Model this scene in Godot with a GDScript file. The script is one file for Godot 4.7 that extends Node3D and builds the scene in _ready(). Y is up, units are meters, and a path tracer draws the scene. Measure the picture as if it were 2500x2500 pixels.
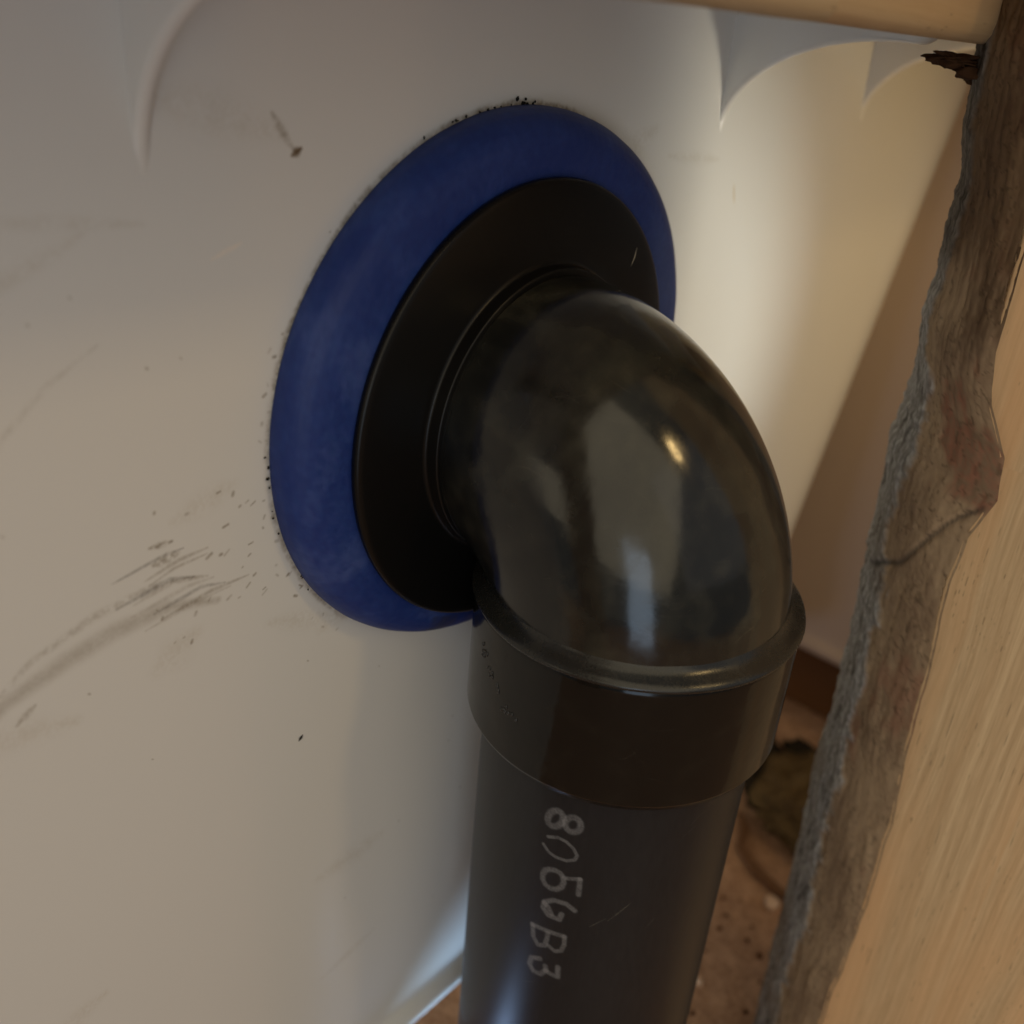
extends Node3D
# Units below are millimetres times MM. Origin: where the overflow elbow's two axes cross.
# +x points out of the tub end wall, +y up along the drain pipe, +z along the wall to the left of the picture.
const MM := 0.001
const WALL_X := -35.1

var rng := RandomNumberGenerator.new()
var n_fine := FastNoiseLite.new()
var n_mid := FastNoiseLite.new()
var n_fib := FastNoiseLite.new()
var mats := {}


# ------------------------------------------------------------------ mesh building
class Geo:
	var v := PackedVector3Array()
	var n := PackedVector3Array()
	var uv := PackedVector2Array()
	var c := PackedColorArray()
	var idx := PackedInt32Array()

	# rows[i][j] is a grid of points in millimetres; loop closes each row on itself
	func sheet(rows: Array, loop := false, flip := false, uvs: Array = [], cols: Array = []) -> void:
		var nr := rows.size()
		var nc: int = rows[0].size()
		var base := v.size()
		var acc := PackedVector3Array()
		acc.resize(nr * nc)
		var jn := nc if loop else nc - 1
		var faces := PackedInt32Array()
		for i in nr - 1:
			for j in jn:
				var j2 := (j + 1) % nc
				var q := [i * nc + j, i * nc + j2, (i + 1) * nc + j2, (i + 1) * nc + j]
				for t in [[0, 1, 2], [0, 2, 3]]:
					var a: int = q[t[0]]
					var b: int = q[t[1]]
					var d: int = q[t[2]]
					var pa: Vector3 = rows[a / nc][a % nc]
					var pb: Vector3 = rows[b / nc][b % nc]
					var pd: Vector3 = rows[d / nc][d % nc]
					var fn := (pb - pa).cross(pd - pa)
					if fn.length_squared() < 1e-12:
						continue
					if flip:
						fn = -fn
					acc[a] += fn
					acc[b] += fn
					acc[d] += fn
					if flip:
						faces.append_array(PackedInt32Array([base + a, base + b, base + d]))
					else:
						faces.append_array(PackedInt32Array([base + a, base + d, base + b]))
		for i in nr:
			for j in nc:
				v.append((rows[i][j] as Vector3) * 0.001)
				var m := acc[i * nc + j]
				n.append(m.normalized() if m.length_squared() > 0.0 else Vector3.UP)
				uv.append(uvs[i][j] if uvs.size() else Vector2(float(j) / nc, float(i) / nr))
				c.append(cols[i][j] if cols.size() else Color.WHITE)
		idx.append_array(faces)

	func mesh(m: Material) -> ArrayMesh:
		var a := []
		a.resize(Mesh.ARRAY_MAX)
		a[Mesh.ARRAY_VERTEX] = v
		a[Mesh.ARRAY_NORMAL] = n
		a[Mesh.ARRAY_TEX_UV] = uv
		a[Mesh.ARRAY_COLOR] = c
		a[Mesh.ARRAY_INDEX] = idx
		var am := ArrayMesh.new()
		am.add_surface_from_arrays(Mesh.PRIMITIVE_TRIANGLES, a)
		am.surface_set_material(0, m)
		return am


func obj(called: String, g: Geo, m: Material, parent: Node = self) -> MeshInstance3D:
	var o := MeshInstance3D.new()
	o.name = called
	o.mesh = g.mesh(m)
	parent.add_child(o, true)
	return o


func thing(called: String, label: String, category: String) -> Node3D:
	var o := Node3D.new()
	o.name = called
	add_child(o, true)
	tag(o, label, category)
	return o


func tag(o: Node, label: String, category: String, group := "") -> void:
	o.set_meta("label", label)
	o.set_meta("category", category)
	if group:
		o.set_meta("group", group)


func structure(o: Node, label: String) -> void:
	o.set_meta("kind", "structure")
	o.set_meta("label", label)


# profile points are (along axis, radius); axis 0 = x, 1 = y
func lathe(g: Geo, profile: Array, axis: int, seg := 128, centre := Vector3.ZERO, wobble := 0.0) -> void:
	var rows := []
	for p in profile:
		var row := PackedVector3Array()
		for k in seg:
			var a := TAU * k / seg
			var r: float = p[1] + wobble * n_mid.get_noise_3d(cos(a) * 60.0, sin(a) * 60.0, p[0] * 6.0)
			if axis == 0:
				row.append(centre + Vector3(p[0], r * cos(a), r * sin(a)))
			else:
				row.append(centre + Vector3(r * cos(a), p[0], r * sin(a)))
		rows.append(row)
	g.sheet(rows, true, axis == 0)


# a chamfered box between two corners
func block(g: Geo, lo: Vector3, hi: Vector3, ch := 1.0) -> void:
	var mid := (lo + hi) / 2.0
	var h := (hi - lo) / 2.0
	var ring := func(s: float, y: float) -> PackedVector3Array:
		var x := h.x - s
		var z := h.z - s
		return PackedVector3Array([
			mid + Vector3(x - ch, y, z), mid + Vector3(x, y, z - ch), mid + Vector3(x, y, -z + ch), mid + Vector3(x - ch, y, -z),
			mid + Vector3(-x + ch, y, -z), mid + Vector3(-x, y, -z + ch), mid + Vector3(-x, y, z - ch), mid + Vector3(-x + ch, y, z)])
	# flat faces stay flat because every ring is written twice
	var r0: PackedVector3Array = ring.call(ch, -h.y)
	var r1: PackedVector3Array = ring.call(0.0, -h.y + ch)
	var r2: PackedVector3Array = ring.call(0.0, h.y - ch)
	var r3: PackedVector3Array = ring.call(ch, h.y)
	for k in 8:
		var k2 := (k + 1) % 8
		for pair in [[r0, r1], [r1, r2], [r2, r3]]:
			g.sheet([PackedVector3Array([pair[0][k], pair[0][k2]]), PackedVector3Array([pair[1][k], pair[1][k2]])], false, false,
				[[Vector2(k * 0.2, pair[0][k].y * 0.01), Vector2(k * 0.2 + 0.1, pair[0][k].y * 0.01)], [Vector2(k * 0.2, pair[1][k].y * 0.01), Vector2(k * 0.2 + 0.1, pair[1][k].y * 0.01)]])
	for cap in [[r0, true], [r3, false]]:
		var c0 := Vector3.ZERO
		for p in cap[0]:
			c0 += p / 8.0
		var centre := PackedVector3Array()
		for k in 8:
			centre.append(c0)
		g.sheet([cap[0], centre], true, cap[1])


# an uneven little lump
func lump(g: Geo, at: Vector3, size: Vector3, rough: float, seed_at: float, seg := 14) -> void:
	var rows := []
	for i in seg + 1:
		var row := PackedVector3Array()
		var t := PI * i / seg
		for k in seg * 2:
			var a := TAU * k / (seg * 2)
			var d := Vector3(sin(t) * cos(a), cos(t), sin(t) * sin(a))
			var r := 1.0 + rough * n_mid.get_noise_3d(d.x * 45.0 + seed_at * 91.0, d.y * 45.0, d.z * 45.0) + rough * 0.5 * n_mid.get_noise_3d(d.x * 140.0, d.y * 140.0 + seed_at * 53.0, d.z * 140.0)
			row.append(at + d * r * size)
		rows.append(row)
	g.sheet(rows, true, false)


func tube(g: Geo, pts: Array, r: float, seg := 8) -> void:
	var rows := []
	for i in pts.size():
		var d: Vector3 = (pts[mini(i + 1, pts.size() - 1)] - pts[maxi(i - 1, 0)]).normalized()
		var u := d.cross(Vector3(0.1, 1, 0.05)).normalized()
		var w := d.cross(u)
		var row := PackedVector3Array()
		var rr := r * (0.25 if i == 0 or i == pts.size() - 1 else 1.0)
		for k in seg:
			row.append(pts[i] + (u * cos(TAU * k / seg) + w * sin(TAU * k / seg)) * rr)
		rows.append(row)
	g.sheet(rows, true, true)


# ------------------------------------------------------------------ textures
func lerp_table(t: Array, y: float) -> float:
	# pairs (y, value) with y falling
	if y >= t[0][0]:
		return t[0][1]
	for i in t.size() - 1:
		if y >= t[i + 1][0]:
			return lerpf(t[i + 1][1], t[i][1], (y - t[i + 1][0]) / (t[i][0] - t[i + 1][0]))
	return t[t.size() - 1][1]


# a soft brush stroke in pixels; grain breaks it up
func brush(im: Image, pts: Array, width: float, col: Color, alpha: float, grain: float, taper := true, core := 0.45) -> void:
	var length := 0.0
	for i in pts.size() - 1:
		length += (pts[i + 1] - pts[i]).length()
	var done := 0.0
	var lo := Vector2(1e9, 1e9)
	var hi := -lo
	for p in pts:
		lo = lo.min(p)
		hi = hi.max(p)
	lo -= Vector2.ONE * (width + 1)
	hi += Vector2.ONE * (width + 1)
	for y in range(maxi(0, int(lo.y)), mini(im.get_height(), int(hi.y) + 1)):
		for x in range(maxi(0, int(lo.x)), mini(im.get_width(), int(hi.x) + 1)):
			var q := Vector2(x, y)
			var best := 1e9
			var along := 0.0
			done = 0.0
			for i in pts.size() - 1:
				var a: Vector2 = pts[i]
				var ab: Vector2 = pts[i + 1] - a
				var l := ab.length()
				var s := clampf((q - a).dot(ab) / maxf(l * l, 1e-6), 0, 1)
				var d := (q - a - ab * s).length()
				if d < best:
					best = d
					along = done + s * l
				done += l
			var w := width
			if taper:
				w *= 0.35 + 0.65 * sin(PI * clampf(along / maxf(length, 1e-6), 0.03, 0.97))
			var k := 1.0 - smoothstep(w * core, w, best)
			if k <= 0.0:
				continue
			if grain > 0.0:
				k *= clampf(1.0 - grain * (0.5 + 0.9 * n_fine.get_noise_2d(x * 2.1, y * 2.1) + 0.7 * n_fine.get_noise_2d(x * 0.5 + 99.0, y * 0.5)), 0, 1)
			im.set_pixel(x, y, im.get_pixel(x, y).lerp(col, clampf(k * alpha, 0, 1)))


func texture(im: Image) -> ImageTexture:
	im.generate_mipmaps()
	return ImageTexture.create_from_image(im)


func mat(c: Color, rough: float, spec := 0.5) -> StandardMaterial3D:
	var m := StandardMaterial3D.new()
	m.albedo_color = c
	m.roughness = rough
	m.metallic_specular = spec
	return m


func noise_bump(freq: float, size := 512) -> NoiseTexture2D:
	var nt := NoiseTexture2D.new()
	var f := FastNoiseLite.new()
	f.noise_type = FastNoiseLite.TYPE_SIMPLEX_SMOOTH
	f.frequency = freq
	f.fractal_octaves = 4
	f.seed = 11
	nt.noise = f
	nt.seamless = true
	nt.width = size
	nt.height = size
	return nt


const TUB_PX := 6.0  # texture pixels per millimetre on the tub wall


func tub_px(z: float, y: float) -> Vector2:
	return Vector2((125.0 - z) * TUB_PX, (80.0 - y) * TUB_PX)


func scuff(im: Image, zy: Array, width: float, col: Color, alpha: float, grain: float, taper := true) -> void:
	var pts := []
	for p in zy:
		pts.append(tub_px(p.x, p.y))
	brush(im, pts, width * TUB_PX * 1.25, col, alpha, grain, taper, 0.0)


func tub_texture() -> ImageTexture:
	var w := int(250 * TUB_PX)
	var h := int(240 * TUB_PX)
	var im := Image.create(w, h, false, Image.FORMAT_RGB8)
	im.fill(Color(0.868, 0.864, 0.848))
	var dirt := Color(0.36, 0.31, 0.24)
	var soot := Color(0.12, 0.11, 0.10)
	# broad, barely visible smears of old dust
	for k in 22:
		var z := rng.randf_range(-60, 110)
		var y := rng.randf_range(-140, 60)
		var a := rng.randf_range(-0.4, 0.5)
		var l := rng.randf_range(6, 22)
		scuff(im, [Vector2(z, y), Vector2(z - l * cos(a), y + l * sin(a))], rng.randf_range(1.0, 3.5), Color(0.66, 0.61, 0.53), 0.16, 0.9)
	# the long curved scuff at the left and its frayed right end
	scuff(im, [Vector2(97, -24), Vector2(90.2, -18.6), Vector2(82, -16.2), Vector2(74.6, -14.8), Vector2(66, -14.6), Vector2(58, -17)], 1.9, dirt, 0.24, 0.35)
	scuff(im, [Vector2(93, -19), Vector2(86, -14), Vector2(77, -11.2), Vector2(68, -10.2), Vector2(60, -12)], 0.9, dirt, 0.2, 0.9)
	for k in 9:
		var y0 := -6.5 - k * 1.15 + rng.randf_range(-0.4, 0.4)
		var z0 := 66.5 - k * 0.9 + rng.randf_range(-2, 2)
		scuff(im, [Vector2(z0 + rng.randf_range(4, 9), y0 - 1.2), Vector2(z0, y0), Vector2(z0 - rng.randf_range(3, 7), y0 + rng.randf_range(-1.6, 0.2))], rng.randf_range(0.28, 0.6), soot if k % 3 == 0 else dirt, rng.randf_range(0.16, 0.34), 0.55)
	scuff(im, [Vector2(68, -4.2), Vector2(64.5, -4.4)], 0.6, dirt, 0.6, 0.9)
	scuff(im, [Vector2(67.5, -7.0), Vector2(63.8, -6.6)], 1.1, dirt, 0.55, 0.8)
	for k in 26:
		var zz := rng.randf_range(50, 68)
		var yy := rng.randf_range(-23, 2) - (60 - zz) * 0.15
		scuff(im, [Vector2(zz, yy), Vector2(zz - rng.randf_range(0.1, 0.9), yy + rng.randf_range(0.0, 0.7))], rng.randf_range(0.12, 0.34), dirt, rng.randf_range(0.25, 0.7), 0.4, false)
	scuff(im, [Vector2(89, -22.6), Vector2(86.3, -20.7)], 0.7, dirt, 0.45, 0.7)
	scuff(im, [Vector2(89.5, 11), Vector2(85, 17), Vector2(79, 22), Vector2(72, 25.6)], 0.6, dirt, 0.12, 0.8)
	# smear and chip marks
	scuff(im, [Vector2(45.6, 50), Vector2(43.4, 46.6), Vector2(42.3, 45.2)], 0.7, dirt, 0.4, 0.7)
	scuff(im, [Vector2(42.6, 44.6), Vector2(41.2, 45.3)], 0.75, Color(0.25, 0.17, 0.09), 0.85, 0.3)
	scuff(im, [Vector2(43.9, -52.3), Vector2(43.2, -51.6)], 0.5, Color(0.05, 0.05, 0.04), 0.95, 0.1)
	scuff(im, [Vector2(-72, 24), Vector2(-70.6, 28)], 0.35, Color(0.7, 0.55, 0.3), 0.5, 0.3)
	scuff(im, [Vector2(55.5, 33.2), Vector2(51, 34.6)], 0.5, Color(0.95, 0.9, 0.84), 0.7, 0.4)  # highlight line painted as a pale streak
	for k in 30:
		var zz := rng.randf_range(-10, 110)
		var yy := rng.randf_range(-140, 55)
		scuff(im, [Vector2(zz, yy), Vector2(zz + 0.2, yy + 0.2)], rng.randf_range(0.1, 0.22), dirt, rng.randf_range(0.2, 0.6), 0.0, false)
	# grime caught along the edge of the gasket
	for k in 160:
		var a := TAU * k / 160.0 + rng.randf_range(-0.02, 0.02)
		var on := clampf(0.45 + 0.9 * n_mid.get_noise_2d(cos(a) * 90.0, sin(a) * 90.0) + 0.35 * cos(a - 0.3), 0, 1)
		var q := Vector2(48.2 * sin(a), 1.9 + 46.3 * cos(a))
		var d := Vector2(cos(a), -sin(a)) * 1.4
		scuff(im, [q - d, q + d], rng.randf_range(0.4, 0.9), Color(0.36, 0.31, 0.24), 0.32 * on, 0.6, false)
	for k in 26:
		var a := 1.75 + rng.randfn(0, 0.35)
		var rr := 48.4 + absf(rng.randfn(0, 1.3))
		var q := Vector2(rr * sin(a), 1.9 + rr * cos(a))
		scuff(im, [q, q + Vector2(rng.randf_range(-0.5, 0.5), rng.randf_range(-0.5, 0.5))], rng.randf_range(0.15, 0.4), dirt, rng.randf_range(0.2, 0.6), 0.5, false)
	return texture(im)


func pine_texture(light: Color, dark: Color, w := 640, h := 1024, stretch := 1.0) -> ImageTexture:
	var im := Image.create(w, h, false, Image.FORMAT_RGB8)
	var red := Color(light.r, light.g * 0.91, light.b * 0.84)
	for y in h:
		for x in w:
			var bend := 9.0 * n_mid.get_noise_2d(x * 0.25, y * 0.10 * stretch)
			var xx := x + bend
			var ring := n_fib.get_noise_2d(xx * 4.6, y * 0.045 * stretch) * 0.75 + 0.35 * n_fib.get_noise_2d(xx * 1.1 + 50.0, y * 0.03)
			var fib := n_fine.get_noise_2d(xx * 5.0, y * 0.16 * stretch)
			var big := n_mid.get_noise_2d(xx * 0.6 + 400.0, y * 0.06)
			var k := clampf(0.40 + 0.42 * ring + 0.30 * fib, 0, 1)
			var c := light.lerp(dark, k).lerp(red, clampf(0.3 + big, 0, 0.7))
			var pore := n_fine.get_noise_2d(xx * 7.0 + 70.0, y * 0.10 * stretch)
			if pore > 0.52:
				c = c.darkened(0.22 * clampf((pore - 0.52) * 6.0, 0, 1))
			im.set_pixel(x, y, c)
	return texture(im)


func pipe_texture() -> ImageTexture:
	# u = angle round the pipe (-40..200 degrees), v = height; print and scuffs only
	var im := Image.create(1000, 1500, false, Image.FORMAT_RGB8)
	im.fill(Color(0.135, 0.14, 0.152))
	for y in 1500:
		for x in 1000:
			var k := 0.018 * n_mid.get_noise_2d(x * 0.3, y * 0.05) + 0.012 * n_fine.get_noise_2d(x * 1.0, y * 0.2)
			im.set_pixel(x, y, Color(0.135 + k, 0.14 + k, 0.152 + k))
	var ink := Color(0.50, 0.50, 0.51)
	# printed code 8056B3, reading downwards: [stroke width in mm, angle, height, angle, height ...]
	var strokes := [
		[0.9, 74.1, -55.6, 75.2, -56.5, 76.6, -57.0, 78.1, -57.2, 79.4, -57.0, 80.1, -56.4, 80.0, -55.5, 79.2, -54.5, 77.9, -53.8, 76.4, -53.4, 75.0, -53.5, 74.0, -54.0, 73.7, -54.7, 74.1, -55.6],
		[0.86, 66.6, -55.7, 67.5, -56.3, 68.9, -56.7, 70.4, -56.8, 71.7, -56.5, 72.5, -55.8, 72.6, -55.1, 71.9, -54.3, 70.7, -53.7, 69.3, -53.5, 67.8, -53.7, 66.8, -54.2, 66.4, -54.9, 66.6, -55.7],
		[0.48, 79.0, -59.9, 74.8, -59.1, 71.2, -59.3, 67.9, -60.3, 66.1, -61.6, 66.9, -62.7, 70.1, -63.5, 74.6, -63.6, 77.9, -63.2, 80.6, -62.0],
		[0.78, 70.6, -69.9, 72.6, -70.9, 75.2, -71.2, 77.4, -70.9, 79.0, -70.0, 79.2, -68.8, 78.3, -67.6, 76.4, -66.9, 74.0, -66.6, 72.0, -66.8, 70.6, -67.4, 70.0, -68.6, 70.6, -69.9],
		[0.6, 70.2, -67.6, 67.0, -67.2, 63.6, -66.7], [0.72, 63.6, -66.8, 63.3, -70.4],
		[0.76, 63.9, -74.4, 67.6, -73.4, 73.0, -73.6, 76.7, -74.9, 77.2, -76.5, 74.6, -77.7, 69.7, -77.7, 68.9, -76.2],
		[0.69, 77.1, -75.2, 74.8, -75.8, 73.1, -77.2],
		[0.73, 81.0, -81.8, 73.4, -81.6, 66.5, -81.4],
		[0.69, 80.9, -81.9, 80.0, -84.6, 77.4, -86.1, 74.4, -85.5, 73.7, -83.7, 73.7, -82.1],
		[0.62, 72.8, -85.1, 69.6, -85.9, 67.0, -85.2, 66.1, -83.4, 66.4, -81.5],
		[0.76, 75.7, -89.3, 79.5, -90.1, 80.1, -92.0, 78.0, -93.3, 74.5, -93.2, 72.3, -91.6, 72.8, -90.6],
		[0.76, 72.3, -91.8, 69.0, -92.1, 66.9, -92.2, 67.3, -89.6]]
	for s in strokes:
		var pts := []
		for k in range(1, s.size(), 2):
			pts.append(pipe_px(s[k], s[k + 1]))
		brush(im, pts, s[0] * 1.05 * 9.6, ink, 0.68, 0.3, false, 0.35)
	for k in 26:
		var a := rng.randf_range(-10, 110)
		var y := rng.randf_range(-150, -50)
		var l := rng.randf_range(0.8, 4.0)
		var t := rng.randf_range(-0.3, 1.2)
		brush(im, [pipe_px(a, y), pipe_px(a - l * cos(t) * 2.0, y + l * sin(t))], rng.randf_range(0.8, 1.8), Color(0.34, 0.33, 0.31), rng.randf_range(0.15, 0.6), 0.6)
	brush(im, [pipe_px(50, -75.5), pipe_px(42, -71)], 2.2, Color(0.38, 0.37, 0.33), 0.7, 0.8)
	brush(im, [pipe_px(57, -77.5), pipe_px(51, -75)], 1.6, Color(0.38, 0.37, 0.33), 0.6, 0.7)
	brush(im, [pipe_px(34, -78), pipe_px(30, -75.5)], 1.6, Color(0.36, 0.35, 0.33), 0.6, 0.7)
	return texture(im)


func pipe_px(deg: float, y: float) -> Vector2:
	return Vector2((200.0 - deg) / 240.0 * 1000.0, (-45.0 - y) / 160.0 * 1500.0)


# ------------------------------------------------------------------ the scene
func _ready() -> void:
	# camera
	var cam := Camera3D.new()
	cam.name = "camera"
	cam.basis = Basis(Vector3(0.74424353, 0.07616984, -0.66355085), Vector3(-0.37511366, 0.86966231, -0.32090063), Vector3(0.55262221, 0.4877352, 0.67581289)).orthonormalized()
	cam.position = Vector3(79.497, 74.515, 132.121) * MM
	cam.fov = 50.64
	cam.near = 0.005
	cam.far = 20.0
	var lens := CameraAttributesPhysical.new()
	lens.frustum_focal_length = 25.36
	lens.frustum_near = 0.005
	lens.frustum_far = 20.0
	lens.frustum_focus_distance = 0.172
	lens.exposure_aperture = 10.5
	cam.attributes = lens
	add_child(cam)
	cam.current = true
	# dim warm light that reaches the cavity from the room, and the exposure
	var env := Environment.new()
	env.background_mode = Environment.BG_COLOR
	env.background_color = Color(0.368, 0.378, 0.385)
	env.tonemap_mode = Environment.TONE_MAPPER_LINEAR
	env.tonemap_exposure = 0.95
	env.sdfgi_enabled = true
	env.ssao_enabled = true
	env.ssil_enabled = true
	var we := WorldEnvironment.new()
	we.name = "environment"
	we.environment = env
	add_child(we)
	# lamps, with added unseen fills among them: a warm ceiling lamp, the bright light that slips in behind the stud, cool daylight low on the left
	area_lamp("ceiling_lamp", Vector3(330, 360, -30), Vector3(0, 0, 0), Vector2(40, 60), Color(1.0, 0.84, 0.56), 0.026)
	area_lamp("soft_fill_light", Vector3(600, 260, -90), Vector3(-20, -20, 20), Vector2(760, 560), Color(1.0, 0.98, 0.97), 0.028)  # added broad soft fill, no such source known
	area_lamp("room_fill_panel", Vector3(250, 700, 950), Vector3(50, -60, 0), Vector2(3400, 1900), Color(1.0, 0.925, 0.775), 2.2)  # added unseen panel that warms and brightens the stud's sawn face
	area_lamp("window_light", Vector3(340, -110, 390), Vector3(0, -20, 0), Vector2(140, 420), Color(0.80, 0.90, 1.0), 0.05)
	spot_lamp("bay_strip_spot", Vector3(75, 0, -128), Vector3(-35, -14, -15), 35.0, 0.32, 0.02, Color(0.99, 0.99, 0.95), 0.0088)  # unseen spot, its cone shaped to edge the bright strip
	spot_lamp("bay_warm_fill", Vector3(90, 10, -135), Vector3(-35, -14, -80), 58.0, 0.5, 0.02, Color(1.0, 0.86, 0.58), 0.0040)  # second spot added to brighten the beige zone beside the strip
	spot_lamp("floor_daylight", Vector3(-29, -192, 60), Vector3(-36, -140, -8), 44.0, 0.8, 0.010, Color(0.66, 0.80, 1.0), 0.0042)
	spot_lamp("lip_fill_spot", Vector3(-12, -194, 52), Vector3(-34, -154, -2), 13.0, 0.4, 0.010, Color(0.70, 0.85, 1.0), 0.016)  # narrow added spot that brightens only the tub's bottom lip

	rng.seed = 4
	n_fine.noise_type = FastNoiseLite.TYPE_SIMPLEX_SMOOTH
	n_fine.frequency = 0.09
	n_fine.seed = 3
	n_fine.fractal_octaves = 3
	n_mid.noise_type = FastNoiseLite.TYPE_SIMPLEX_SMOOTH
	n_mid.frequency = 0.016
	n_mid.seed = 8
	n_mid.fractal_octaves = 3
	n_fib.noise_type = FastNoiseLite.TYPE_SIMPLEX_SMOOTH
	n_fib.frequency = 0.03
	n_fib.seed = 21
	n_fib.fractal_octaves = 2

	build_floor()
	build_tub()
	build_ledger()
	build_stud()
	build_next_stud()
	build_gasket()
	build_elbow()
	build_pipe()
	build_debris()


func area_lamp(called: String, at: Vector3, towards: Vector3, size: Vector2, col: Color, energy: float) -> void:
	var l := AreaLight3D.new()
	l.name = called
	l.area_size = size * MM
	l.light_color = col
	l.light_energy = energy
	l.area_range = 6.0
	l.area_attenuation = 2.0
	l.shadow_enabled = true
	add_child(l)
	l.look_at_from_position(at * MM, towards * MM, Vector3(0.01, 1, 0.02))


func spot_lamp(called: String, at: Vector3, towards: Vector3, angle: float, soft: float, size: float, col: Color, energy: float) -> void:
	var l := SpotLight3D.new()
	l.name = called
	l.light_color = col
	l.light_energy = energy
	l.light_size = size
	l.spot_range = 4.0
	l.spot_attenuation = 2.0
	l.spot_angle = angle
	l.spot_angle_attenuation = soft
	l.shadow_enabled = true
	add_child(l)
	l.look_at_from_position(at * MM, towards * MM, Vector3.UP)


func build_floor() -> void:
	var m := mat(Color(0.62, 0.42, 0.29), 0.8, 0.3)
	var im := Image.create(768, 768, false, Image.FORMAT_RGB8)
	for y in 768:
		for x in 768:
			var a := n_fine.get_noise_2d(x * 0.8, y * 0.8)
			var b := n_mid.get_noise_2d(x * 0.9, y * 0.9)
			var c := Color(0.72, 0.575, 0.46).lerp(Color(0.58, 0.435, 0.335), clampf(0.4 + a * 0.8, 0, 1)).lerp(Color(0.77, 0.62, 0.50), clampf(b * 0.9 + 0.15, 0, 0.6))
			if n_fine.get_noise_2d(x * 1.9 + 300.0, y * 1.9) > 0.55:
				c = c.darkened(0.3)
			im.set_pixel(x, y, c)
	m.albedo_color = Color.WHITE
	m.albedo_texture = texture(im)
	m.uv1_triplanar = true
	m.uv1_world_triplanar = true
	m.uv1_scale = Vector3.ONE * 9.0
	m.heightmap_enabled = true
	m.heightmap_texture = noise_bump(0.03)
	m.heightmap_scale = 0.06
	var g := Geo.new()
	var rows := []
	for i in 61:
		var row := PackedVector3Array()
		for j in 61:
			var x := -600.0 + 1200.0 * i / 60.0
			var z := -700.0 + 1200.0 * j / 60.0
			row.append(Vector3(x, -200.0 + 0.5 * n_mid.get_noise_2d(x * 0.8, z * 0.8), z))
		rows.append(row)
	g.sheet(rows, false, true)
	var o := obj("floor", g, m)
	structure(o, "reddish brown wooden floor under the white bathtub")
	# dark timber added behind the tub's apron to stand for shade and close off light
	g = Geo.new()
	block(g, Vector3(-260, -199.2, -254), Vector3(30, -160, -216), 1.5)
	var t := mat(Color(0.40, 0.27, 0.17), 0.8, 0.3)
	t.heightmap_enabled = true
	t.heightmap_texture = noise_bump(0.05)
	t.heightmap_scale = 0.05
	t.uv1_triplanar = true
	t.uv1_world_triplanar = true
	t.uv1_scale = Vector3(6, 60, 60)
	o = obj("shade_timber", g, t)
	tag(o, "dark timber added for the shade on the floor below the edge of the apron", "timber")


# the corner of the tub end leans: where it starts to turn depends on height
func turn_z(y: float) -> float:
	return -170.0 + 0.39 * (17.0 - y)


func tub_point(s: float, y: float, out: float) -> Vector3:
	# s runs along the outside of the wall from the left; the corner is an arc of 60 mm radius
	var z0 := turn_z(y)
	var r := 60.0
	var run := 260.0 - z0
	var wave := 0.18 * n_mid.get_noise_2d(s * 0.35, y * 0.35)
	if s <= run:
		return Vector3(WALL_X + out + (wave if absf(s - 260.0) > 60.0 or absf(y) > 60.0 else 0.0), y, 260.0 - s)
	var a := minf((s - run) / r, PI / 2)
	var p := Vector3(WALL_X - r * (1 - cos(a)), y, z0 - r * sin(a)) + Vector3(cos(a), 0, -sin(a)) * out
	var left := s - run - r * PI / 2
	if left > 0:
		p.x -= left
	return p


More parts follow.
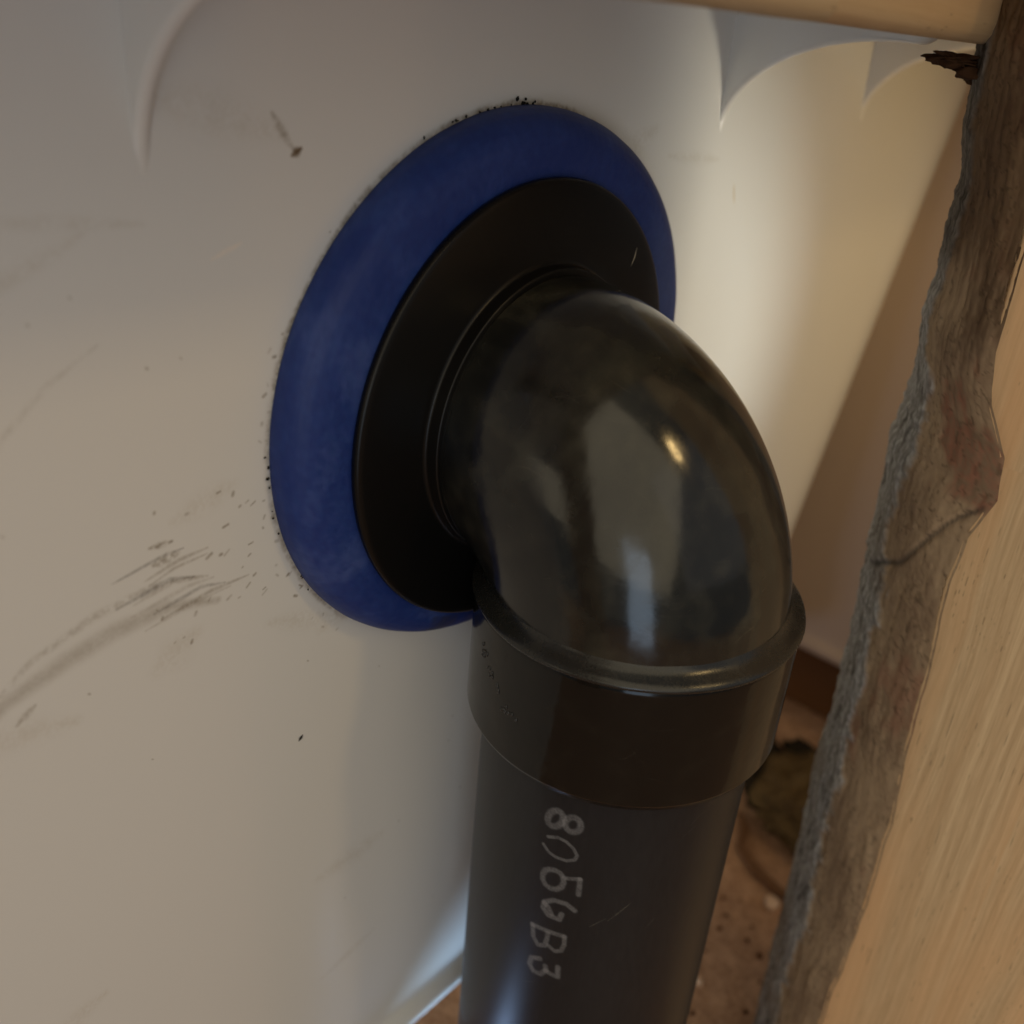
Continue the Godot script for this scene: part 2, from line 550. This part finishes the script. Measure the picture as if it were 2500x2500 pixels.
func build_tub() -> void:
	var t := thing("bathtub", "white bathtub seen from outside, ribbed under its rim and scuffed", "bathtub")
	var m := mat(Color.WHITE, 0.3, 0.5)
	m.albedo_texture = tub_texture()
	m.texture_repeat = false
	m.roughness = 0.17
	var plain := mat(Color(0.868, 0.864, 0.848), 0.3, 0.5)
	# height and how far the skin stands out: rolled bottom lip, wall, fillet to the rim
	var prof := [[-155.4, -7.0], [-155.8, -1.0], [-155.5, 1.4], [-154.6, 2.5], [-153.4, 2.8], [-152.2, 2.4], [-150.9, 1.4], [-149.6, 0.5], [-148.5, 0.0]]
	for k in range(1, 36):
		prof.append([-148.5 + (66.0 + 148.5) * k / 35.0, 0.0])
	prof.append_array([[69, 0.6], [72, 2.2], [74.2, 5.0], [75.6, 9.0], [76, 14.0], [76, 36.0], [76.6, 38.0], [78, 38.6], [90, 38.6], [91, 38.0], [91, -8.0]])
	var stops := []
	for k in 66:
		stops.append(k * 6.0)
	for k in range(1, 40):
		stops.append(390.0 + k * 5.0)
	var rows := []
	var uvs := []
	for p in prof:
		var row := PackedVector3Array()
		var ur := PackedVector2Array()
		for s in stops:
			row.append(tub_point(s, p[0], p[1]))
			ur.append(Vector2((125.0 - (260.0 - s)) / 250.0, (80.0 - p[0]) / 240.0))
		rows.append(row)
		uvs.append(ur)
	# the inside of the shell closes it
	for y in [91.0, -20.0, -155.4]:
		var row := PackedVector3Array()
		var ur := PackedVector2Array()
		for s in stops:
			row.append(tub_point(s, y, -8.0 if y > 90 else -7.0))
			ur.append(Vector2(0.02, 0.02))
		rows.append(row)
		uvs.append(ur)
	var g := Geo.new()
	g.sheet(rows, false, true, uvs)
	obj("shell", g, m, t)
	# curved gusset ribs between wall and rim
	rib(t, 63.7, 44.0, 33.0, 25.0, 2.2, plain)
	rib(t, -62.0, 38.5, 35.5, 20.8, 2.4, plain)
	rib(t, -125.0, 36.5, 35.5, 20.0, 2.4, plain)
	# the apron: a panel square to the end wall, with a rolled foot
	g = Geo.new()
	var foot := [[76, 0.0], [0, 0.0], [-100, 0.0], [-146, 0.0], [-150.4, 0.2], [-151.4, 0.9], [-152.4, 2.0], [-154, 2.4], [-155.6, 2.2], [-156.6, 1.2], [-157, -0.5], [-157, -5.0], [76, -5.0]]
	rows = []
	for k in 25:
		var x := -160.0 + 180.0 * k / 24.0
		var row := PackedVector3Array()
		for p in foot:
			row.append(Vector3(x, p[0], -195.0 + p[1] + 0.25 * n_mid.get_noise_2d(x * 0.4, p[0] * 0.3)))
		rows.append(row)
	g.sheet(rows, true, true)
	var ap := mat(Color(0.72, 0.65, 0.59), 0.5, 0.4)  # white tub skin coloured browner for the shade it stands in
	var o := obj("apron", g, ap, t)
	o.set_meta("label", "brownish inner side of the tub's apron with shade put into its colour")


func rib(t: Node, z: float, tip: float, reach: float, rise: float, thick: float, m: Material) -> void:
	var g := Geo.new()
	var rows := []
	var h := thick / 2.0
	var add := func(x: float, y: float, nx: float, ny: float) -> void:
		var row := PackedVector3Array([Vector3(WALL_X - 3.0, y, z + h), Vector3((WALL_X - 3.0 + x) / 2, y, z + h)])
		for k in 9:
			var a := PI * k / 8.0
			row.append(Vector3(x - nx * h * (1 - sin(a)), y - ny * h * (1 - sin(a)), z + h * cos(a)))
		row.append_array([Vector3((WALL_X - 3.0 + x) / 2, y, z - h), Vector3(WALL_X - 3.0, y, z - h)])
		rows.append(row)
	for k in 33:
		var a := (PI / 2) * k / 32.0
		add.call(WALL_X + reach * (1 - cos(a)), tip + rise * sin(a), sin(a * 0.5 + 0.35), -cos(a * 0.5 + 0.35))
	var x1 := WALL_X + reach
	for k in 6:
		var e := [0.6, 1.6, 2.6, 3.2, 3.6, 3.8][k] as float
		add.call(x1 + e, tip + rise + [0.05, 0.3, 1.0, 2.0, 4.0, 6.0][k], 0.8, -0.6)
	add.call(x1 + 3.8, 77.0, 1.0, 0.0)
	g.sheet(rows, false, false)
	obj("rib", g, m, t)


func build_ledger() -> void:
	# not quite level: it drops towards the stud
	var m := mat(Color.WHITE, 0.62, 0.35)
	m.albedo_texture = pine_texture(Color(0.70, 0.62, 0.50), Color(0.63, 0.54, 0.41), 256, 768)
	m.uv1_triplanar = false
	var g := Geo.new()
	var prof := [Vector2(6, 0), Vector2(12.4, 0.0), Vector2(13.6, 0.5), Vector2(14.4, 1.6), Vector2(14.6, 3.2), Vector2(14.6, 36), Vector2(13.6, 37.6), Vector2(4, 38), Vector2(-1.0, 37), Vector2(4.0, 1)]
	var rows := []
	var uvs := []
	for k in 61:
		var z := 240.0 - 430.0 * k / 60.0
		var y0 := 64.9 + 0.070 * z
		var row := PackedVector3Array()
		var ur := PackedVector2Array()
		for j in prof.size():
			row.append(Vector3(prof[j].x + 0.25 * n_mid.get_noise_2d(z, j * 9.0), y0 + prof[j].y + 0.3 * n_mid.get_noise_2d(z * 0.7, 200.0), z))
			ur.append(Vector2((prof[j].y + prof[j].x) / 60.0, z / 180.0))
		rows.append(row)
		uvs.append(ur)
	g.sheet(rows, true, false, uvs)
	var o := obj("ledger_board", g, m)
	tag(o, "pale wooden board running under the tub's rim to the stud", "board")


const EDGE_SAWN := [[200, 27.0], [55.2, 29.3], [38.4, 30.0], [26.9, 30.4], [18.1, 30.7], [9.4, 32.4], [1.5, 36.9], [-6.1, 37.9], [-14.5, 35.4], [-20.1, 35.1], [-30.3, 35.0], [-46.4, 36.4], [-62.8, 37.1], [-81.3, 38.9], [-96.4, 39.0], [-116.4, 38.6], [-130.8, 38.2], [-200, 38.0]]
const EDGE_BARK := [[200, 6.0], [67.0, 8.7], [56.5, 9.2], [39.8, 11.8], [30.5, 12.3], [13.7, 11.8], [3.7, 13.5], [-7.9, 12.0], [-19.2, 13.0], [-34.9, 13.9], [-48.0, 14.2], [-67.1, 15.3], [-85.4, 15.1], [-112.8, 16.4], [-141.7, 17.2], [-169.8, 17.8], [-200, 18.5]]


func sawn_x(y: float) -> float:
	return lerp_table(EDGE_SAWN, y) + 0.5 * n_mid.get_noise_2d(y * 3.0, 50.0)


func bark_x(y: float) -> float:
	return lerp_table(EDGE_BARK, y) + 0.55 * n_mid.get_noise_2d(y * 5.0, 150.0) + 0.35 * n_fine.get_noise_2d(y * 4.0, 9.0)


func build_stud() -> void:
	var t := thing("wall_stud", "rough upright pine stud with grey bark left along one edge", "stud")
	t.position = Vector3(56, -199.5, -64) * MM
	var sh := -Vector3(56, -199.5, -64)
	# sawn timber
	var m := mat(Color.WHITE, 0.66, 0.35)
	m.albedo_texture = pine_texture(Color(0.87, 0.765, 0.615), Color(0.70, 0.585, 0.445))
	m.heightmap_enabled = true
	m.heightmap_texture = m.albedo_texture
	m.heightmap_scale = 0.02
	var g := Geo.new()
	var rows := []
	var uvs := []
	for k in 201:
		var y := -199.5 + 400.0 * k / 200.0
		var b := sawn_x(y)
		var a := bark_x(y)
		var row := PackedVector3Array()
		var pts := [Vector2(b + 1.5, -47.5), Vector2(b - 0.2, -45.5), Vector2(b + 0.6, -45.05), Vector2(b + 3, -45)]
		for q in 9:
			pts.append(Vector2(lerpf(b + 3, 99.5, (q + 1) / 9.0), -45))
		pts.append_array([Vector2(100.6, -45.4), Vector2(101, -46.5), Vector2(101, -81.5), Vector2(100, -83), Vector2(a + 4, -83), Vector2(a + 3, -70)])
		var ur := PackedVector2Array()
		for p in pts:
			row.append(Vector3(p.x, y, p.y) + sh)
			ur.append(Vector2((p.x - p.y) / 105.0, y / 190.0))
		rows.append(row)
		uvs.append(ur)
	g.sheet(rows, true, true, uvs)
	obj("sawn_timber", g, m, t)
	# bark and weathered wane: fibres, flakes and cracks are relief
	g = Geo.new()
	rows = []
	var cols := []
	var nu := 84
	var nv := 1000
	var grey := Color(0.25, 0.24, 0.23)
	var pale := Color(0.48, 0.475, 0.47)
	var dark := Color(0.06, 0.052, 0.045)
	var tan := Color(0.43, 0.315, 0.205)
	var brown := Color(0.24, 0.165, 0.11)
	var red := Color(0.31, 0.15, 0.10)
	for i in nv + 1:
		var y := 200.0 if i == nv else (-199.5 if i == 0 else -172.0 + 250.0 * i / nv)
		var b := sawn_x(y) + 0.3
		var a := bark_x(y)
		var p0 := Vector2(b + 0.9, -44.95)
		var p2 := Vector2(a, -66)
		var ctl := ((p0 + p2) / 2).lerp(Vector2(a + 1.0, -45.35), 0.56)
		var row := PackedVector3Array()
		var cr := PackedColorArray()
		# where the grey weathered skin gives way to bare brown inner bark
		var border := 0.47 + 0.12 * n_mid.get_noise_2d(y * 2.2, 77.0) + 0.06 * n_fine.get_noise_2d(y * 2.0, 31.0)
		border += 0.16 * clampf((y + 40.0) / 70.0, 0, 1) - 0.14 * clampf((-60.0 - y) / 60.0, 0, 1) * 0.4
		for j in nu + 1:
			var u := float(j) / nu
			var q: Vector2
			var nrm: Vector2
			if u < 0.8:
				var s := u / 0.8
				q = p0.lerp(ctl, s).lerp(ctl.lerp(p2, s), s)
				var d := (ctl - p0).lerp(p2 - ctl, s).normalized()
				nrm = Vector2(d.y, -d.x)
			else:
				q = p2.lerp(Vector2(a + 2.5, -83.2), (u - 0.8) / 0.2)
				nrm = Vector2(-1, 0.1)
			if nrm.x > 0:
				nrm = -nrm
			var w := u / 0.8
			var across := w * 26.0
			var warp := 1.3 * n_mid.get_noise_2d(across * 3.0, y * 1.5 + 60.0)
			var streak := n_fine.get_noise_2d((across + warp) * 9.0, y * 1.0)
			var fine := n_fine.get_noise_2d((across + warp) * 24.0 + 40.0, y * 5.0)
			var blotch := n_fine.get_noise_2d(across * 3.6 + 300.0, y * 1.1)
			var knot := n_mid.get_noise_2d(across * 4.0, y * 1.8)
			var in_grey := smoothstep(border - 0.03, border + 0.03, w + 0.04 * knot + 0.03 * blotch + 0.03 * streak)
			var lift := 0.13 * streak + 0.12 * fine + 0.08 * blotch + 0.10 * knot + in_grey * 0.45
			# flakes: the skin breaks off in steps along ragged outlines
			var flake := n_fine.get_noise_2d(across * 2.2 + 800.0, y * 0.42)
			lift += 0.14 * smoothstep(0.02, 0.08, flake) + 0.14 * smoothstep(0.30, 0.36, flake)
			# a flap of bark that ends in a slanting crack
			var seam_y := lerpf(-7.0, -40.0, clampf(w, 0, 1)) - 7.0 * sin(w * 4.0)
			var seam := y - seam_y + 2.2 * n_mid.get_noise_2d(across * 5.0, 400.0)
			lift += 0.4 * smoothstep(-0.9, 0.9, seam) * clampf(1.0 - seam / 30.0, 0, 1)
			var cut := exp(-pow(seam / 0.8, 2.0)) * (1.0 if w > 0.02 and w < 0.95 else 0.0)
			lift -= 0.5 * cut
			lift *= clampf(w / 0.06, 0, 1)
			q += nrm * lift
			row.append(Vector3(q.x, y, q.y) + sh)
			var col := tan.lerp(brown, clampf(0.42 + 0.7 * knot + 0.55 * streak + 0.35 * fine, 0, 1))
			var rust := n_mid.get_noise_2d(across * 2.4 + 900.0, y * 1.6) + 0.35 * blotch
			col = col.lerp(red, clampf(rust * 1.6 - 0.55, 0, 0.5))
			# the reddish knot patch beside the sawn face
			var kn := Vector2((w - 0.17) / 0.22, (y - 0.5) / 10.0).length() + 0.8 * n_mid.get_noise_2d(across * 6.0, y * 5.0) + 0.25 * blotch
			col = col.lerp(red.lerp(brown, clampf(0.5 + fine + blotch, 0, 1)), 0.95 * (1.0 - smoothstep(0.6, 1.1, kn)))
			if absf(flake - 0.05) < 0.018 or absf(flake - 0.33) < 0.012:
				col = col.darkened(0.32)
			var gr := grey.lerp(pale, clampf(0.30 + 1.1 * fine + 0.8 * streak, 0, 1)).lerp(dark, clampf(-streak * 1.2 - blotch * 1.1 - 0.2, 0, 0.8))
			gr = gr.lerp(Color(0.22, 0.17, 0.125), clampf(n_mid.get_noise_2d(across * 1.5, y * 1.4 + 700.0) * 1.4 - 0.1, 0, 0.5))
			col = col.lerp(gr, in_grey)
			# shade painted dark over the upper part of the edge
			var top_shade := smoothstep(14.0, 34.0, y + 10.0 * knot + 5.0 * streak)
			col = col.lerp(Color(col.r * 0.40, col.g * 0.36, col.b * 0.33), top_shade)
			col = col.lerp(dark, 0.7 * cut)
			col.a = 1.0
			cr.append(col)
		rows.append(row)
		cols.append(cr)
	g.sheet(rows, false, false, [], cols)
	var bm := mat(Color.WHITE, 0.85, 0.25)
	bm.vertex_color_use_as_albedo = true
	var o := obj("bark", g, bm, t)
	o.set_meta("label", "grey and brown bark edge of the stud")
	# torn shreds of bark
	var sm := mat(Color(0.25, 0.17, 0.115), 0.9, 0.2)
	g = Geo.new()
	for sp in [[Vector3(8.5, 58.3, -57), Vector3(3.6, 0.9, 2.2)], [Vector3(11.5, 57.4, -60), Vector3(4.0, 1.5, 3.5)], [Vector3(10.4, 55.9, -61), Vector3(1.6, 0.9, 1.5)], [Vector3(12.5, 55.2, -63), Vector3(2.4, 1.6, 2.0)], [Vector3(7.2, 58.9, -56), Vector3(1.3, 0.5, 1.0)]]:
		lump(g, sp[0] + sh, sp[1], 1.1, sp[0].x * 3.0, 16)
	obj("bark_shred", g, sm, t)


func build_next_stud() -> void:
	# the next stud of the same wall, mirrored in the black elbow
	var m := mat(Color.WHITE, 0.7, 0.3)
	m.albedo_texture = pine_texture(Color(0.78, 0.66, 0.49), Color(0.62, 0.50, 0.36), 128, 256)
	m.uv1_triplanar = true
	m.uv1_scale = Vector3(8, 3, 8)
	var g := Geo.new()
	block(g, Vector3(12, -199.4, 330), Vector3(101, 420, 368), 1.5)
	tag(obj("wall_stud", g, m), "clean sawn stud standing behind the viewpoint, mirrored in the elbow", "stud")


func build_gasket() -> void:
	var g := Geo.new()
	var prof := [[-35.3, 37.0], [-35.25, 45.4], [-34.9, 46.0], [-33.8, 46.05], [-32.5, 45.85], [-31.3, 45.35], [-30.3, 44.6], [-29.5, 43.6], [-28.9, 42.3], [-28.6, 40.8], [-28.5, 39.2], [-28.5, 37.5], [-28.5, 34.0]]
	var rows := []
	var cols := []
	var fine := []
	for i in prof.size() - 1:
		for k in 3:
			fine.append([lerpf(prof[i][0], prof[i + 1][0], k / 3.0), lerpf(prof[i][1], prof[i + 1][1], k / 3.0)])
	for p in fine:
		var row := PackedVector3Array()
		var cr := PackedColorArray()
		for k in 420:
			var a := TAU * k / 420
			var r: float = p[1] + 0.22 * n_mid.get_noise_3d(cos(a) * 60.0, sin(a) * 60.0, p[0] * 6.0)
			var q := Vector3(p[0], 1.93 + r * cos(a), r * 1.045 * sin(a) - 1.2 * absf(sin(a)) * (1.0 if sin(a) < 0 else 0.0))
			row.append(q)
			var n1 := n_mid.get_noise_3d(q.x * 5.0, q.y * 3.0, q.z * 3.0)
			var n2 := n_fine.get_noise_3d(q.x * 6.0, q.y * 6.0, q.z * 6.0)
			var c := Color(0.015, 0.034, 0.165).lerp(Color(0.024, 0.052, 0.215), clampf(0.4 + n1 + 0.6 * n2, 0, 1))
			# paler chalky tint, most of it low on the left
			var low := clampf(0.35 + 0.65 * cos(a - 2.25), 0, 1)
			var dust_tint := clampf((n1 * 1.3 + n2 * 0.3 - 0.1) * low, 0, 0.7) * 0.22
			c = c.lerp(Color(0.22, 0.27, 0.46), dust_tint * 0.9)
			if absf(a - 2.78) < 0.09 and p[1] > 41.0:
				c = c.lerp(Color(0.03, 0.03, 0.05), 0.7 * clampf(1.2 - absf(a - 2.78) / 0.09 + n2, 0, 1))
			cr.append(c)
		rows.append(row)
		cols.append(cr)
	g.sheet(rows, true, true, [], cols)
	var m := mat(Color.WHITE, 0.52, 0.38)
	m.vertex_color_use_as_albedo = true
	m.uv1_triplanar = true
	m.uv1_scale = Vector3.ONE * 14.0
	m.heightmap_enabled = true
	m.heightmap_texture = noise_bump(0.06)
	m.heightmap_scale = 0.008
	var o := obj("gasket", g, m)
	tag(o, "thick blue rubber gasket ring pressed between tub wall and black flange", "gasket")
	# crumbs of sealant caught along its rim
	g = Geo.new()
	var clumps := [-0.12, 0.02, 0.18, 0.33, 1.62, 1.75, 2.02]
	for k in 26:
		var a: float = clumps[k % 7] + rng.randfn(0, 0.05)
		var r := 46.1 + absf(rng.randfn(0, 0.3))
		var s := rng.randf_range(0.08, 0.2) * (1.9 if k % 15 == 0 else 1.0)
		lump(g, Vector3(-34.9, 1.93 + r * cos(a), r * 1.045 * sin(a)), Vector3(s * 0.8, s * rng.randf_range(0.8, 1.8), s * rng.randf_range(0.8, 1.8)), 0.7, k, 5)
	o = obj("sealant_crumbs", g, mat(Color(0.07, 0.065, 0.055), 0.8, 0.3))
	tag(o, "dark crumbs of sealant along the blue gasket's edge on the tub", "crumbs")
	o.set_meta("kind", "stuff")


var plastic_albedo: ImageTexture
var plastic_gloss: ImageTexture


func plastic_textures() -> void:
	var im := Image.create(768, 768, false, Image.FORMAT_RGB8)
	var gl := Image.create(768, 768, false, Image.FORMAT_RGB8)
	for y in 768:
		for x in 768:
			# sampled on a torus-like fold so that the tile has no hard seam
			var fx := absf(fmod(x * 2.0, 1536.0) - 768.0)
			var fy := absf(fmod(y * 2.0, 1536.0) - 768.0)
			var b := n_mid.get_noise_2d(fx * 0.55, fy * 0.55)
			var f := n_fine.get_noise_2d(fx * 1.1, fy * 1.1)
			var dust_tint := clampf(b * 1.5 + 0.35 * f - 0.12, 0, 1)
			var c := Color(0.43, 0.43, 0.42).lerp(Color(0.80, 0.76, 0.66), dust_tint * 0.32)
			im.set_pixel(x, y, c)
			var rgh := clampf(0.42 + 0.35 * dust_tint + 0.2 * f, 0, 1)
			gl.set_pixel(x, y, Color(rgh, rgh, rgh))
	for k in 90:
		var a := Vector2(rng.randf_range(20, 748), rng.randf_range(20, 748))
		var t := rng.randf_range(-0.7, 0.7) + (PI / 2 if k % 3 == 0 else 0.0)
		var l := rng.randf_range(6, 60)
		var bend := Vector2(rng.randf_range(-6, 6), rng.randf_range(-6, 6))
		var e := a + Vector2(cos(t), sin(t)) * l
		brush(im, [a, (a + e) / 2 + bend, e], rng.randf_range(0.9, 1.7), Color(0.95, 0.92, 0.85), rng.randf_range(0.1, 0.6), 0.7)
	plastic_albedo = texture(im)
	plastic_gloss = texture(gl)


func black_plastic(rough: float, shade := 0.27) -> StandardMaterial3D:
	if plastic_albedo == null:
		plastic_textures()
	var m := mat(Color(shade * 0.98, shade * 0.99, shade), rough, 0.5)
	m.albedo_texture = plastic_albedo
	m.roughness_texture = plastic_gloss
	m.roughness = rough * 2.2
	m.uv1_triplanar = true
	m.uv1_scale = Vector3.ONE * 12.0
	m.heightmap_enabled = true
	m.heightmap_texture = noise_bump(0.012)
	m.heightmap_scale = 0.008
	return m


func build_elbow() -> void:
	var t := thing("overflow_elbow", "glossy black plastic elbow with a round flange on the blue gasket", "pipe elbow")
	var m := black_plastic(0.10, 0.22)
	# flange with its raised collar
	var g := Geo.new()
	lathe(g, [[-29.5, 20.0], [-28.7, 30.0], [-28.6, 37.6], [-28.3, 38.3], [-27.7, 38.45], [-27.2, 38.3], [-26.95, 37.9], [-26.85, 37.2], [-26.75, 36.0], [-26.6, 33], [-26.5, 28.0], [-26.4, 25.8], [-26.2, 25.25], [-25.8, 25.05], [-24.2, 24.95], [-24.0, 24.85], [-23.9, 24.6], [-23.85, 22.0]], 0, 160)
	obj("flange", g, mat(Color(0.058, 0.056, 0.056), 0.34, 0.36), t)
	# the bend; dust and a painted sheen lighten what faces up and out
	g = Geo.new()
	var rows := []
	var cols := []
	var cc := Vector3(-26, -26, 0)
	for i in 121:
		var f := lerpf(0.03, 1.0, i / 120.0) * PI / 2
		var a := 25.0 - 1.2 * exp(-f / 0.22)
		var rad := Vector3(sin(f), cos(f), 0)
		var row := PackedVector3Array()
		var cr := PackedColorArray()
		for k in 240:
			var w := TAU * k / 240
			var d := rad * cos(w) + Vector3(0, 0, 1) * sin(w)
			var p := cc + rad * 26.0 + d * a
			row.append(p)
			var n1 := n_mid.get_noise_3d(p.x * 3.0, p.y * 3.0, p.z * 3.0)
			var n2 := n_fine.get_noise_3d(p.x * 2.2, p.y * 1.2, p.z * 2.2)
			var dust_tint := clampf(0.10 + 0.30 * maxf(d.y, 0.0) + 0.34 * maxf(d.x, 0.0) + 0.50 * n1 + 0.32 * n2, 0.0, 1.0)
			# wiped patches left by fingers
			var rub := n_mid.get_noise_3d(p.x * 4.0 + 70.0, p.y * 4.0 + 9.0, p.z * 4.0)
			dust_tint *= 1.0 - 0.8 * smoothstep(0.12, 0.36, rub)
			cr.append(Color(0.055, 0.056, 0.058).lerp(Color(0.42, 0.395, 0.31), dust_tint * 0.52))
		rows.append(row)
		cols.append(cr)
	g.sheet(rows, true, true, [], cols)
	m = black_plastic(0.15, 1.0)
	m.vertex_color_use_as_albedo = true
	obj("bend", g, m, t)
	# socket with a rounded shoulder and a chamfered mouth
	g = Geo.new()
	lathe(g, [[-23.4, 26.8], [-23.8, 27.1], [-24.6, 27.2], [-45.7, 27.3], [-46.0, 27.22], [-46.2, 27.1], [-47.2, 26.6], [-47.4, 26.35], [-47.5, 25.8], [-47.4, 24.0]], 1, 160)
	var sk := black_plastic(0.13, 0.22)
	sk.metallic_specular = 0.4
	obj("socket", g, sk, t)
	# rolled lip on top of the socket, reflected light put into its paler colour
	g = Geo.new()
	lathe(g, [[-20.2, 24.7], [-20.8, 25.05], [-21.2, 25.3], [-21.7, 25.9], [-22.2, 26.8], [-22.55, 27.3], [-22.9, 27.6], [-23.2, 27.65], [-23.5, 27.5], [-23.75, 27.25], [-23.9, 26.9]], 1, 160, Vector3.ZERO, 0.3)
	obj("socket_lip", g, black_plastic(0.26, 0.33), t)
	# illegible little moulding marks on the socket's left side
	g = Geo.new()
	for k in 22:
		var a := deg_to_rad(118.0 - k * 1.1 + rng.randf_range(-2, 2))
		var y := -29.0 - k * 0.42 + rng.randf_range(-1.6, 1.2)
		lump(g, Vector3(27.2 * cos(a), y, 27.2 * sin(a)), Vector3(0.3, 0.42, 0.3), 0.5, k, 4)
	var o := obj("moulding_marks", g, black_plastic(0.3, 0.4), t)
	o.set_meta("kind", "stuff")
	# scratches through the gloss
	g = Geo.new()
	tube(g, [Vector3(-26.62, 20.5, -24.5), Vector3(-26.6, 22.2, -25.4), Vector3(-26.62, 23.8, -25.8)], 0.12, 5)
	obj("scratch", g, mat(Color(0.62, 0.6, 0.56), 0.6), t)


func build_pipe() -> void:
	var g := Geo.new()
	var rows := []
	var uvs := []
	for i in 33:
		var y := -42.0 - 157.5 * i / 32.0
		var row := PackedVector3Array()
		var ur := PackedVector2Array()
		for k in 181:
			var a := deg_to_rad(-160.0 + 2.0 * k)
			row.append(Vector3(24.15 * cos(a), y, 24.15 * sin(a)))
			ur.append(Vector2((200.0 - rad_to_deg(a)) / 240.0, (-45.0 - y) / 160.0))
		rows.append(row)
		uvs.append(ur)
	g.sheet(rows, false, false, uvs)
	var m := mat(Color.WHITE, 0.34, 0.34)
	m.albedo_texture = pipe_texture()
	m.texture_repeat = false
	var o := obj("drain_pipe", g, m)
	tag(o, "black plastic pipe printed 8056B3, running down from the elbow's socket", "pipe")


func build_debris() -> void:
	var g := Geo.new()
	lump(g, Vector3(-14, -189, -158), Vector3(19, 13, 21), 0.5, 3.0, 26)
	var fm := mat(Color(0.40, 0.33, 0.225), 0.9, 0.2)
	fm.uv1_triplanar = true
	fm.uv1_scale = Vector3.ONE * 20.0
	fm.heightmap_enabled = true
	fm.heightmap_texture = noise_bump(0.04)
	fm.heightmap_scale = 0.12
	var o := obj("insulation_foam", g, fm)
	tag(o, "dull yellowish brown lump of insulation foam on the floor beside the stud", "foam")
	var stone := mat(Color(0.19, 0.165, 0.13), 0.9, 0.2)
	for e in [[Vector3(-29.5, -192.5, -156), Vector3(6.5, 8, 6.5), "dark lump of rubble between the pipe and the yellow foam"],
			[Vector3(-44, -195, -176), Vector3(8, 5.5, 9), "low lump of rubble in the shade under the apron"],
			[Vector3(-26, -196, -186), Vector3(10, 5, 7), "flat lump of rubble behind the yellow foam"]]:
		g = Geo.new()
		lump(g, e[0], e[1], 0.6, e[1].x, 16)
		o = obj("rubble_lump", g, stone)
		tag(o, e[2], "rubble", "rubble under the tub")
	g = Geo.new()
	tube(g, [Vector3(-33, -198.0, -146), Vector3(-27, -197.6, -140), Vector3(-23, -197.6, -131), Vector3(-14, -197.8, -126), Vector3(-4, -198, -124), Vector3(8, -198.2, -122)], 1.5, 8)
	o = obj("twig", g, mat(Color(0.44, 0.32, 0.23), 0.9, 0.2))
	tag(o, "thin brown twig curving across the floor in front of the yellow foam", "twig")
	var chip := mat(Color(0.86, 0.74, 0.64), 0.8, 0.3)
	var k := 0
	for c in [[Vector3(-3.5, -198.6, -118.5), 2.6, "larger white paint chip on the floor beside the stud's edge"], [Vector3(-4.5, -199.2, -77.0), 1.4, "smaller pale paint chip on the floor close to the pipe"]]:
		g = Geo.new()
		lump(g, c[0], Vector3(c[1], c[1] * 0.8, c[1] * 0.85), 0.6, 20.0 + k, 8)
		o = obj("paint_chip", g, chip)
		tag(o, c[2], "paint chip", "paint chips on the floor")
		k += 1
	g = Geo.new()
	for i in 160:
		var s := rng.randf_range(0.25, 0.9)
		lump(g, Vector3(rng.randf_range(-70, 25), -199.6, rng.randf_range(-210, 10)), Vector3(s, s * 0.6, s), 0.6, i, 4)
	o = obj("wood_crumbs", g, mat(Color(0.35, 0.22, 0.14), 0.9, 0.2))
	tag(o, "crumbs of wood scattered over the brown floor", "crumbs")
	o.set_meta("kind", "stuff")
